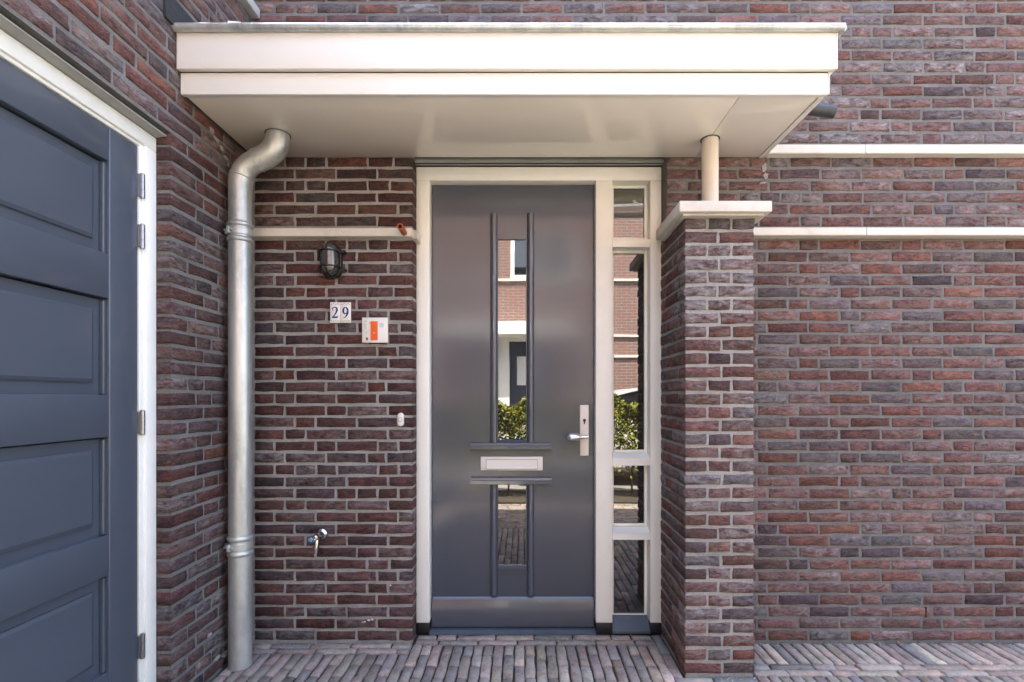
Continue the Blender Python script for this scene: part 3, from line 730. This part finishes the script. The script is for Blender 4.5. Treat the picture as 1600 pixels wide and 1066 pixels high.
def garage_leaf(y0, label, hinges):
    """leaf hung at y0 (far edge), 1.10 m wide towards the camera side"""
    g = thing('garage_door', label, 'garage door', (XD, y0, 0.02))
    y1 = y0 - 1.10; st = 0.137; zs = [0.02, 0.294, 0.645, 0.792, 1.146, 1.299, 1.648, 1.809, 2.146, 2.267]
    boxobj('stile', (XD - 0.05, XD + 0.0022, y0 - st, y0 - 0.003, 0.02, 2.267), M['slate_garage'], g, 0.004, 3)
    boxobj('stile', (XD - 0.05, XD, y1 + 0.002, y1 + st, 0.02, 2.267), M['slate_garage'], g, 0.0025)
    ya, yb = y1 + st + 0.0006, y0 - st - 0.0006
    for i in range(0, 10, 2): boxobj('rail', (XD - 0.05, XD - 0.0003, ya, yb, zs[i], zs[i + 1]), M['slate_garage'], g, 0.0025)
    for i in range(1, 9, 2):
        z0, z1 = zs[i], zs[i + 1]; bm = B()
        box(bm, XD - 0.052, XD - 0.0265, ya, yb, z0 - .001, z1 - .006)
        o1, o2 = 0.044, 0.056
        lo = [(XD - 0.0263, ya + o1, z0 + o1), (XD - 0.0263, yb - o1, z0 + o1), (XD - 0.0263, yb - o1, z1 - o1), (XD - 0.0263, ya + o1, z1 - o1)]
        mid = [(XD - 0.0190, p[1], p[2]) for p in lo]
        hi = [(XD - 0.0135, ya + o2, z0 + o2), (XD - 0.0135, yb - o2, z0 + o2), (XD - 0.0135, yb - o2, z1 - o2), (XD - 0.0135, ya + o2, z1 - o2)]
        A = [bm.verts.new(p) for p in lo]; E = [bm.verts.new(p) for p in mid]; H = [bm.verts.new(p) for p in hi]
        for q in range(4):
            bm.faces.new((A[q], A[(q + 1) % 4], E[(q + 1) % 4], E[q])); bm.faces.new((E[q], E[(q + 1) % 4], H[(q + 1) % 4], H[q]))
        bm.faces.new(H)
        # bead round the panel
        for a, b_, c_, d_ in ((ya, ya + .012, z0 + .002, z1 - .002), (yb - .012, yb, z0 + .002, z1 - .002)):
            box(bm, XD - 0.0264, XD - 0.010, a, b_, c_, d_ - .005, bev=.003)
        obj('panel', bm, M['slate_garage'], g)
    boxobj('backing', (XD - 0.062, XD - 0.0525, y1 + 0.01, y0 - 0.01, 0.03, 2.26), M['black'], g)
    for zc in hinges:
        bm = B(); h = 0.0465; yy = y0 + 0.0065
        for a, b_ in ((-h, -h * .36), (-h * .33, h * .33), (h * .36, h)): tube(bm, [(XD + 0.013, yy, zc + a), (XD + 0.013, yy, zc + b_)], 0.0082, 16)
        tube(bm, [(XD + 0.013, yy, zc - h - .003), (XD + 0.013, yy, zc + h + .003)], 0.0055, 12)
        box(bm, XD + 0.0005, XD + 0.009, yy - 0.016, yy + 0.004, zc - h * .92, zc + h * .92)
        obj('hinge', bm, M['steel'], g, True, 40)
    return g
hz = [HC + (V0 - v) * S * 0.7406 for v in (290, 369, 660.5, 1010.5)]
garage_leaf(-0.6885, 'slate blue panelled garage door leaf hung on four steel hinges by the brick pier', hz)
garage_leaf(-1.822, 'second slate blue garage door leaf farther from the brick pier', [])

# ---------------------------------------------------------------- zinc downpipe
dp = thing('downpipe', 'galvanised round downpipe with swan neck in the corner by the garage wall', 'downpipe', (-1.36, -0.235, 0))
PX, PY, PR = -1.360, -0.235, 0.0508
obj('pipe', tube(B(), [(PX, PY, 0.0), (PX, PY, 0.9), (PX, PY, 1.6), (PX, PY, 2.35)], PR, 36), M['zinc'], dp, True)
def bez(a, b_, c, d, t): return a * (1 - t) ** 3 + 3 * b_ * (1 - t) ** 2 * t + 3 * c * (1 - t) * t * t + d * t ** 3
P = [Vector((PX, PY, 2.30)), Vector((PX, PY, 2.475)), Vector((-1.178, PY, 2.385)), Vector((-1.178, PY, 2.555))]
pts = [bez(*P, i / 28) for i in range(29)]
bm = B(); tube(bm, pts[:15], PR + 0.0012, 36); obj('lower_elbow', bm, M['zinc'], dp, True)
bm = B(); tube(bm, pts[13:], PR + 0.0032, 36); obj('upper_elbow', bm, M['zinc'], dp, True)
bm = B()
for i in (3, 13):
    c = pts[i]; t = (pts[i + 1] - pts[i - 1]).normalized(); tube(bm, [c - t * .0025, c, c + t * .0025], [PR + .0026, PR + .0048, PR + .0026], 36)
obj('seam_ring', bm, M['zinc'], dp, True)
obj('soffit_gap', tube(B(), [(-1.178, PY, 2.5485), (-1.178, PY, 2.552)], PR + 0.007, 36), M['black'], dp, True)
for zc in (2.078, 0.582):
    bm = B()
    for dz in (-0.036, 0.036):
        q = [(-.012, 0.001), (-.007, .0055), (0, .0075), (.007, .0055), (.012, 0.001)]
        tube(bm, [(PX, PY, zc + dz + a) for a, _ in q], [PR + b_ for _, b_ in q], 36, False)
    br = obj('bead_ring', bm, M['zinc'], dp, True, 60)
    bm = B(); tube(bm, [(PX, PY, zc - .016), (PX, PY, zc - .014), (PX, PY, zc + .014), (PX, PY, zc + .016)], [PR + .002, PR + .004, PR + .004, PR + .002], 36)
    box(bm, PX - 0.030, PX - 0.018, PY - PR - 0.012, PY - PR + 0.014, zc - .016, zc + .016, bev=.002)
    box(bm, PX - PR - 0.016, PX - PR + 0.01, PY - 0.012, PY + 0.012, zc - 0.008, zc + 0.008)
    tube(bm, [(PX - 0.048, PY - PR + 0.002, zc), (PX - 0.005, PY - PR - 0.008, zc)], 0.0045, 10)
    obj('pipe_clamp', bm, M['zinc'], dp, True, 40)

# ---------------------------------------------------------------- bulkhead lamp
LX, LZ = -1.003, 2.003
wl = thing('bulkhead_lamp', 'oval pewter bulkhead lamp with wire cage under the stone ledge', 'wall lamp', (LX, 0, LZ))
def stadium(w, h, n=14):
    r = w / 2; s = h / 2 - r; o = []
    for i in range(n + 1): a = math.pi * i / n; o.append((r * math.cos(a), s + r * math.sin(a)))
    for i in range(n + 1): a = math.pi + math.pi * i / n; o.append((r * math.cos(a), -s + r * math.sin(a)))
    return o
def shell(rings):
    bm = B(); prev = None
    for w, h, y in rings:
        r = [bm.verts.new((LX + x, y, LZ + z)) for x, z in stadium(w, h)]
        if prev:
            for i in range(len(r)): bm.faces.new((prev[i], prev[(i + 1) % len(r)], r[(i + 1) % len(r)], r[i]))
        else: bm.faces.new(r[::-1])
        prev = r
    bm.faces.new(prev); return bm
obj('base', shell([(0.104, 0.184, -0.001), (0.106, 0.186, -0.006), (0.102, 0.182, -0.020), (0.096, 0.176, -0.024)]), M['bronze'], wl, True, 50)
obj('glass_dome', shell([(0.086, 0.166, -0.0245), (0.086, 0.166, -0.050), (0.082, 0.160, -0.066), (0.070, 0.146, -0.080), (0.050, 0.122, -0.089), (0.024, 0.09, -0.093), (0.008, 0.07, -0.0935)]), M['lampglass'], wl, True, 80)
bm = B()
tube(bm, [(LX, -0.022, LZ + 0.09), (LX, -0.06, LZ + 0.087), (LX, -0.086, LZ + 0.068), (LX, -0.098, LZ + 0.035), (LX, -0.099, LZ - 0.035), (LX, -0.086, LZ - 0.068), (LX, -0.06, LZ - 0.087), (LX, -0.022, LZ - 0.09)], 0.0042, 10)
for dz in (0.04, -0.04):
    tube(bm, [(LX - 0.052, -0.022, LZ + dz)] + [(LX + 0.049 * math.cos(a), -0.045 - 0.053 * math.sin(a), LZ + dz) for a in [math.pi - math.pi * i / 12 for i in range(13)]] + [(LX + 0.052, -0.022, LZ + dz)], 0.0042, 10)
ring = stadium(0.098, 0.178, 10)
tube(bm, [(LX + x, -0.028, LZ + z) for x, z in ring] + [(LX + ring[0][0], -0.028, LZ + ring[0][1])], 0.0045, 8)
obj('wire_cage', bm, M['bronze'], wl, True, 60)
for sx in (-1, 1):
    for sz in (-1, 1):
        bm = B(); tube(bm, [(LX + sx * 0.046, -0.016, LZ + sz * 0.045), (LX + sx * 0.070, -0.012, LZ + sz * 0.047)], [0.011, 0.009], 12)
        tube(bm, [(LX + sx * 0.066, -0.026, LZ + sz * 0.047), (LX + sx * 0.066, -0.001, LZ + sz * 0.047)], 0.0092, 12)
        obj('lug', bm, M['bronze'], wl, True, 40)

# ---------------------------------------------------------------- number tiles
def stroke(bm, pts, y):
    """flat stroke: pts = (x, z, width)"""
    L, Rr = [], []
    n = len(pts)
    for i, (x, z, w) in enumerate(pts):
        a, b_ = pts[max(i - 1, 0)], pts[min(i + 1, n - 1)]
        t = Vector((b_[0] - a[0], b_[1] - a[1])); t.normalize(); nx, nz = -t.y, t.x
        L.append((x + nx * w / 2, z + nz * w / 2)); Rr.append((x - nx * w / 2, z - nz * w / 2))
    for i in range(n - 1):
        vs_ = [bm.verts.new((p[0], y, p[1])) for p in (L[i], L[i + 1], Rr[i + 1], Rr[i])]
        bm.faces.new(vs_)
def catmull(pts, sub=6):
    out = []
    for i in range(len(pts) - 1):
        p0, p1, p2, p3 = pts[max(i - 1, 0)], pts[i], pts[i + 1], pts[min(i + 2, len(pts) - 1)]
        for s in range(sub):
            t = s / sub
            out.append(tuple(0.5 * ((2 * b_) + (-a + c) * t + (2 * a - 5 * b_ + 4 * c - d) * t * t + (-a + 3 * b_ - 3 * c + d) * t ** 3) for a, b_, c, d in zip(p0, p1, p2, p3)))
    out.append(pts[-1]); return out
TZ = 1.735
def number_tile(xc, digit, label):
    t = thing('number_tile', label, 'number tile', (xc, 0, TZ - 0.054), 'house number tiles')
    boxobj('tile_body', (xc - 0.0268, xc + 0.0268, -0.0095, -0.001, TZ - 0.054, TZ + 0.054), M['tile'], t, 0.0018)
    bm = B(); y = -0.0101; h = 0.058; w = 0.034; zb_ = TZ - 0.029
    def q(x, z, th): return (xc + (x - 0.5) * w, zb_ + z * h, th * w)
    if digit == '2':
        stroke(bm, catmull([q(.08, .76, .14), q(.12, .88, .16), q(.30, .97, .13), q(.52, .975, .15), (q(.74, .88, .27)), q(.78, .70, .30), q(.66, .50, .24), q(.42, .28, .16), q(.10, .06, .10)]), y)
        stroke(bm, [q(.04, .075, .26), q(.50, .07, .26), q(.86, .075, .26)], y - 0.0001)
        stroke(bm, [q(.84, .02, .10), q(.90, .12, .09), q(.97, .26, .05)], y - 0.0002)
        stroke(bm, catmull([q(.10, .72, .20), q(.15, .70, .20), q(.20, .72, .12)]), y - 0.0003)
    else:
        ring_ = []
        for i in range(29):
            a = 2 * math.pi * i / 28; c, s = math.cos(a), math.sin(a)
            ring_.append(q(.48 + .34 * c, .665 + .29 * s, .13 + .17 * abs(c)))
        stroke(bm, ring_, y)
        stroke(bm, catmull([q(.82, .66, .28), q(.82, .48, .29), q(.70, .28, .25), q(.46, .10, .16), q(.16, .0, .07)]), y - 0.0001)
    obj('digit', bm, M['navy'], t)
    bm = B()
    for sz in (1, -1):
        for i, dx in enumerate((-0.018, -0.008, 0.003, 0.013, 0.020)):
            z = TZ + sz * (0.0435 + 0.002 * (i % 2)); s = 1 if i % 2 else -1
            stroke(bm, [(xc + dx - .004, z - .002 * s, .0015), (xc + dx, z + .001 * s, .0034), (xc + dx + .004, z + .003 * s, .0012)], y)
    obj('ornament', bm, M['olive'], t)['kind'] = 'stuff'
number_tile(-0.9885, '2', 'white glazed tile with blue figure 2 on the porch wall')
number_tile(-0.9335, '9', 'white glazed tile with blue figure 9 beside the figure 2')

# ---------------------------------------------------------------- square plaque
qx0, qx1, qz0, qz1 = -0.846, -0.711, 1.576, 1.708
pq = thing('plaque', 'square white ceramic plaque with an orange stripe right of the house number', 'plaque', ((qx0 + qx1) / 2, 0, qz0))
boxobj('plate', (qx0, qx1, -0.016, -0.001, qz0, qz1), M['tile'], pq, 0.0025)
yq = -0.0166
def printed(name, dims, m, par=pq): 
    bm = B(); x0, x1, z0, z1 = dims; bm.faces.new([bm.verts.new(p) for p in ((x0, yq, z0), (x1, yq, z0), (x1, yq, z1), (x0, yq, z1))]); return obj(name, bm, m, par)
stp = printed('orange_stripe', (qx0 + 0.045, qx0 + 0.083, qz0 + 0.013, qz0 + 0.112), M['orange'])
yq = -0.0168; printed('white_mark', (qx0 + 0.058, qx0 + 0.070, qz0 + 0.050, qz0 + 0.0525), M['tile'], stp); yq = -0.0166
bm = B()
for i in range(22):
    x = qx0 + 0.018 + rnd.uniform(-.010, .012); z = qz0 + rnd.uniform(0.035, 0.125); a = rnd.uniform(0, 6.28); l = rnd.uniform(.003, .006)
    stroke(bm, [(x, z, .0006), (x + l * math.cos(a), z + l * math.sin(a), .0034), (x + 2 * l * math.cos(a), z + 2 * l * math.sin(a), .0006)], -0.0166 - i * 0.00001)
obj('leaf_print', bm, M['palegreen'], pq)
bm = B(); bm.faces.new([bm.verts.new((x, -0.0169, z)) for x, z in ((qx0 + .023, qz0 + .012), (qx0 + .031, qz0 + .012), (qx0 + .034, qz0 + .027), (qx0 + .020, qz0 + .027))]); obj('flower_pot_print', bm, M['potbrown'], pq)
printed('yellow_print', (qx0 + 0.036, qx0 + 0.0445, qz0 + 0.098, qz0 + 0.110), M['paleyellow'])
printed('blue_print', (qx0 + 0.091, qx0 + 0.114, qz0 + 0.080, qz0 + 0.102), M['paleblue'])

# ---------------------------------------------------------------- bell push
bx, bz = -0.645, 1.1735
be = thing('doorbell', 'small white oval bell push on the brick beside the door frame', 'doorbell', (bx, 0, bz))
bm = B(); LXs, LZs = LX, LZ; LX, LZ = bx, bz
obj('bell_plate', shell([(0.033, 0.071, -0.001), (0.033, 0.071, -0.009), (0.030, 0.068, -0.013), (0.024, 0.060, -0.0145)]), M['plastic'], be, True, 60)
LX, LZ = LXs, LZs
obj('button', tube(B(), [(bx, -0.0140, bz), (bx, -0.0165, bz), (bx, -0.0178, bz)], [0.0098, 0.0098, 0.007], 24), M['plastic'], be, True, 40)
obj('button_ring', tube(B(), [(bx, -0.0142, bz), (bx, -0.0152, bz)], 0.0112, 24), M['greypipe'], be, True, 40)

# ---------------------------------------------------------------- terracotta coloured overflow pipe
op = thing('overflow_pipe', 'short terracotta coloured overflow pipe poking through the end of the porch ledge', 'pipe', (-0.617, -0.04, 2.14))
bm = B(); n = 24
ro, ri = 0.0158, 0.0115
cir = lambda r, y: [bm.verts.new((-0.617 + r * math.cos(2 * math.pi * k / n), y, 2.142 - 0.01 * (y + .04) + r * math.sin(2 * math.pi * k / n))) for k in range(n)]
rg = [cir(ro, -0.03), cir(ro, -0.140), cir(ri, -0.140), cir(ri, -0.06)]
for r0, r1 in zip(rg, rg[1:]):
    for k in range(n): bm.faces.new((r0[k], r0[(k + 1) % n], r1[(k + 1) % n], r1[k]))
bm.faces.new(rg[-1]); obj('pipe', bm, M['copper'], op, True, 40)

# ---------------------------------------------------------------- outdoor tap
tx, tz = -1.060, 0.572
tp = thing('outdoor_tap', 'chrome garden tap with blue cap low on the porch wall', 'tap', (tx, 0, tz))
bm = B(); tube(bm, [(tx, -0.001, tz), (tx, -0.006, tz), (tx, -0.012, tz), (tx, -0.018, tz)], [0.031, 0.031, 0.027, 0.017], 24)
tube(bm, [(tx, -0.016, tz), (tx, -0.03, tz), (tx, -0.055, tz + .001), (tx, -0.080, tz + .003), (tx, -0.094, tz + .004)], [0.019, 0.020, 0.0185, 0.017, 0.014], 20)
obj('body', bm, M['chrome'], tp, True, 40)
bm = B(); tube(bm, [(tx, -0.066, tz - 0.006), (tx, -0.074, tz - 0.026), (tx, -0.078, tz - 0.046)], [0.012, 0.011, 0.0105], 16)
tube(bm, [(tx, -0.078, tz - 0.044), (tx, -0.078, tz - 0.054)], 0.0165, 8); tube(bm, [(tx, -0.078, tz - 0.054), (tx, -0.078, tz - 0.080)], [0.010, 0.0085], 16)
obj('spout', bm, M['chrome'], tp, True, 40)
bm = B(); tube(bm, [(tx, -0.094, tz + .004), (tx - .002, -0.115, tz + .006), (tx - .003, -0.122, tz + 0.006), (tx - .004, -0.134, tz + .006)], [0.0105, 0.0115, 0.017, 0.0165], 16)
box(bm, tx - 0.026, tx + 0.020, -0.131, -0.124, tz + 0.002, tz + 0.010, bev=.002); hd = obj('handle', bm, M['chrome'], tp, True, 40)
obj('blue_cap', tube(B(), [(tx - .004, -0.1342, tz + .006), (tx - .0045, -0.139, tz + .006), (tx - .0045, -0.141, tz + .006)], [0.0105, 0.010, 0.006], 16), M['blue'], hd, True, 40)

# ---------------------------------------------------------------- a few dry leaves in the corners
for i, (x, y, lab) in enumerate(((1.088, -0.03, 'dry leaf in the corner right of the pillar foot'), (-1.395, -0.185, 'dry leaf in the corner behind the downpipe foot'), (1.96, -0.02, 'dry leaf at the foot of the right hand wall'))):
    bm = B(); a = rnd.uniform(0, 6)
    P_ = [(-.012, 0, .006), (0, -.005, .009), (.012, 0, .004), (0, .006, .008)]
    bm.faces.new([bm.verts.new((x + p[0] * math.cos(a) - p[1] * math.sin(a), y + p[0] * math.sin(a) + p[1] * math.cos(a), p[2])) for p in P_])
    bm.faces.new([bm.verts.new((x + p[0] * math.cos(a + 1) - p[1] * math.sin(a + 1), y + 0.004 + p[0] * math.sin(a + 1) + p[1] * math.cos(a + 1), p[2] + .003)) for p in P_])
    tag(obj('dry_leaf', bm, M['leafdry']), lab, 'leaf')

bm = B()
for i in range(420):
    x = rnd.uniform(XL, 2.9); yb_ = 0.085 if XREV < x < XPL else (YP if XPL < x < XPR else 0.0)
    y = yb_ - abs(rnd.gauss(0, 0.05)) - 0.006
    r = rnd.uniform(.0012, .0038); z = rnd.uniform(-0.004, 0.0025)
    m_ = bmesh.ops.create_icosphere(bm, subdivisions=1, radius=r, matrix=Matrix.Translation((x, y, z)) @ Matrix.Diagonal((1, rnd.uniform(.6, 1.4), .6, 1)))
tag(obj('grit', bm, M['stone_grey']), kind='stuff')

# ---------------------------------------------------------------- across the street: seen mirrored in the glass
YO = -7.55
oh = thing('opposite_house', 'brick house across the street mirrored in the door glass', 'house', (0, YO, 0))
def ofill(name, dims, m, par=oh, bev=0.0): return boxobj(name, dims, m, par, bev)
bm = B()
for x0, x1, z0, z1 in ((-9, -0.55, -0.1, 2.56), (0.62, 9, -0.1, 2.56), (-9, 9, 2.56, 3.70), (-9, -0.28, 3.70, 4.75), (1.1, 9, 3.70, 4.75), (-9, 9, 4.75, 6.2)):
    box(bm, x0, x1, YO - 0.3, YO, z0, z1)
obj('wall', bm, M['facade_far'], oh)
ofill('back_wall', (-9, 9, YO - 4.0, YO - 3.8, -0.1, 6.2), M['facade_far'])
bm = B(); prism(bm, [(YO + 0.35, 6.1), (YO - 4.2, 9.4), (YO - 8.0, 6.1)], 'X', -9.2, 9.2); obj('roof', bm, M['roof'], oh)
for z in (2.122, 2.551):
    ofill('stone_band', (1.05, 9, YO, YO + 0.045, z, z + 0.048), M['stone']); ofill('stone_band', (-9, -1.7, YO, YO + 0.045, z, z + 0.048), M['stone'])
ofill('stone_band', (-9, 9, YO, YO + 0.05, 3.715, 3.765), M['stone'])
wd = ofill('window', (-0.28, 1.1, YO - 0.14, YO - 0.10, 3.72, 4.75), M['glass'])
bm = B()
for x0, x1, z0, z1 in ((-0.28, -0.19, 3.765, 4.75), (1.01, 1.1, 3.765, 4.75), (-0.19, 1.01, 3.765, 3.85), (-0.19, 1.01, 4.66, 4.75), (0.38, 0.44, 3.85, 4.66)): box(bm, x0, x1, YO - 0.09, YO - 0.03, z0, z1)
obj('frame', bm, M['white'], wd)
ofill('porch_canopy', (-1.75, 1.0, YO + 0.002, YO + 0.56, 2.55, 2.80), M['cream_panel'])
dd = ofill('front_door', (-0.28, 0.62, YO - 0.16, YO - 0.11, 0.0, 2.47), M['slate'])
ofill('pane', (-0.14, 0.30, YO - 0.11, YO - 0.10, 1.55, 2.15), M['plastic'], dd)
bm = B()
for x0, x1, z0, z1 in ((-0.55, -0.30, 0, 2.56), (0.60, 0.62, 0, 2.56), (-0.30, 0.60, 2.47, 2.56)): box(bm, x0, x1, YO - 0.10, YO - 0.04, z0, z1)
obj('door_frame', bm, M['white'], oh)

hg = thing('hedge', 'clipped yellow green garden hedge mirrored in the glass of the door', 'hedge', (0.8, -3.55, 0))
hr = random.Random(3); V, F = [], []
for i in range(34000):
    x = hr.uniform(-1.2, 4.0); top = 1.20 + 0.05 * math.sin(x * 7) + 0.04 * math.sin(x * 17 + 1); z = 0.30 + (top - 0.30) * (1 - hr.random() ** 1.6) + hr.uniform(-0.03, 0.05)
    if z < 0.52 and hr.random() < 0.75: continue
    e = hr.random(); y = -3.55 + (hr.choice((-1, 1)) * (0.27 - 0.1 * hr.random() ** 2) if e < 0.6 else hr.uniform(-.25, .25)) + 0.04 * math.sin(x * 11 + z * 9)
    n_ = Vector((hr.gauss(0, 1), hr.gauss(0, 1), hr.gauss(0.6, 1))).normalized(); t_ = n_.orthogonal().normalized(); b_ = n_.cross(t_)
    a = hr.uniform(0, 6.28); t_, b_ = t_ * math.cos(a) + b_ * math.sin(a), b_ * math.cos(a) - t_ * math.sin(a)
    l, w = hr.uniform(.022, .040), hr.uniform(.011, .019); c = Vector((x, y, z)); k = len(V)
    V += [c - t_ * l, c + b_ * w, c + t_ * l, c - b_ * w]; F.append((k, k + 1, k + 2, k + 3))
me = bpy.data.meshes.new('foliage'); me.from_pydata(V, [], F); me.update(); fo = link('foliage', me, M['leaf'], hg); fo['kind'] = 'stuff'
for i in range(17):
    x = -1.1 + i * 0.31 + hr.uniform(-.06, .06); bm = B()
    tube(bm, [(x, -3.55, 0.0), (x + hr.uniform(-.03, .03), -3.55, 0.3), (x + hr.uniform(-.06, .06), -3.53, 0.75)], [0.014, 0.011, 0.006], 7)
    for q in range(4):
        z = hr.uniform(.2, .5); tube(bm, [(x, -3.55, z), (x + hr.uniform(-.16, .16), -3.55 + hr.uniform(-.15, .15), z + hr.uniform(.12, .25))], [0.006, 0.003], 6)
    obj('stem', bm, M['bark'], hg)

cr = thing('parked_car', 'white parked car mirrored in the side light behind the hedge', 'car', (2.7, -5.3, 0))
def carsec(pts, y0, y1, name, m, par, tum=0.0):
    bm = B(); a = [bm.verts.new((x, y0 + tum * max(0, z - 0.85), z)) for x, z in pts]; b_ = [bm.verts.new((x, y1 - tum * max(0, z - 0.85), z)) for x, z in pts]
    for i in range(len(pts)): bm.faces.new((a[i], a[(i + 1) % len(pts)], b_[(i + 1) % len(pts)], b_[i]))
    bm.faces.new(a[::-1]); bm.faces.new(b_); return obj(name, bm, m, par, True, 35)
y0, y1 = -6.1, -4.45
carsec([(0.75, .30), (0.70, .62), (0.85, .84), (1.65, .96), (3.9, .98), (4.68, .88), (4.75, .5), (4.7, .28)], y0, y1, 'body', M['carwhite'], cr)
carsec([(1.55, .955), (2.15, 1.33), (2.55, 1.42), (3.3, 1.43), (3.9, 1.30), (4.45, .975)], y0 + .06, y1 - .06, 'window', M['glass'], cr, 0.28)
carsec([(2.02, 1.315), (2.5, 1.425), (2.9, 1.455), (3.35, 1.445), (3.98, 1.31), (3.9, 1.285), (3.3, 1.40), (2.6, 1.40), (2.15, 1.29)], y0 + .17, y1 - .17, 'roof', M['carwhite'], cr, 0.0)
for ys, sg in ((y1 - .105, 1), (y0 + .095, -1)):
    for xa, xb, zb2, dy in ((1.58, 2.10, 1.32, .08), (3.0, 3.0, 1.40, .10)):
        obj('window_pillar', tube(B(), [(xa, ys + sg * .03, .96), (xb, ys - sg * dy, zb2)], 0.032, 8), M['carwhite'], cr, True)
for x in (1.45, 4.0):
    for y in (y0 + .02, y1 - .20):
        wv_ = obj('wheel', tube(B(), [(x, y, .31), (x, y + .18, .31)], 0.31, 28), M['rubber'], cr, True, 40)
        yy = y - .004 if y < -5 else y + .184
        obj('rim', tube(B(), [(x, yy, .31), (x, yy + (.006 if y > -5 else -.006), .31)], 0.20, 24), M['alu'], wv_, True, 40)
CARX = -0.85
for o in [cr]: o.location.x += CARX
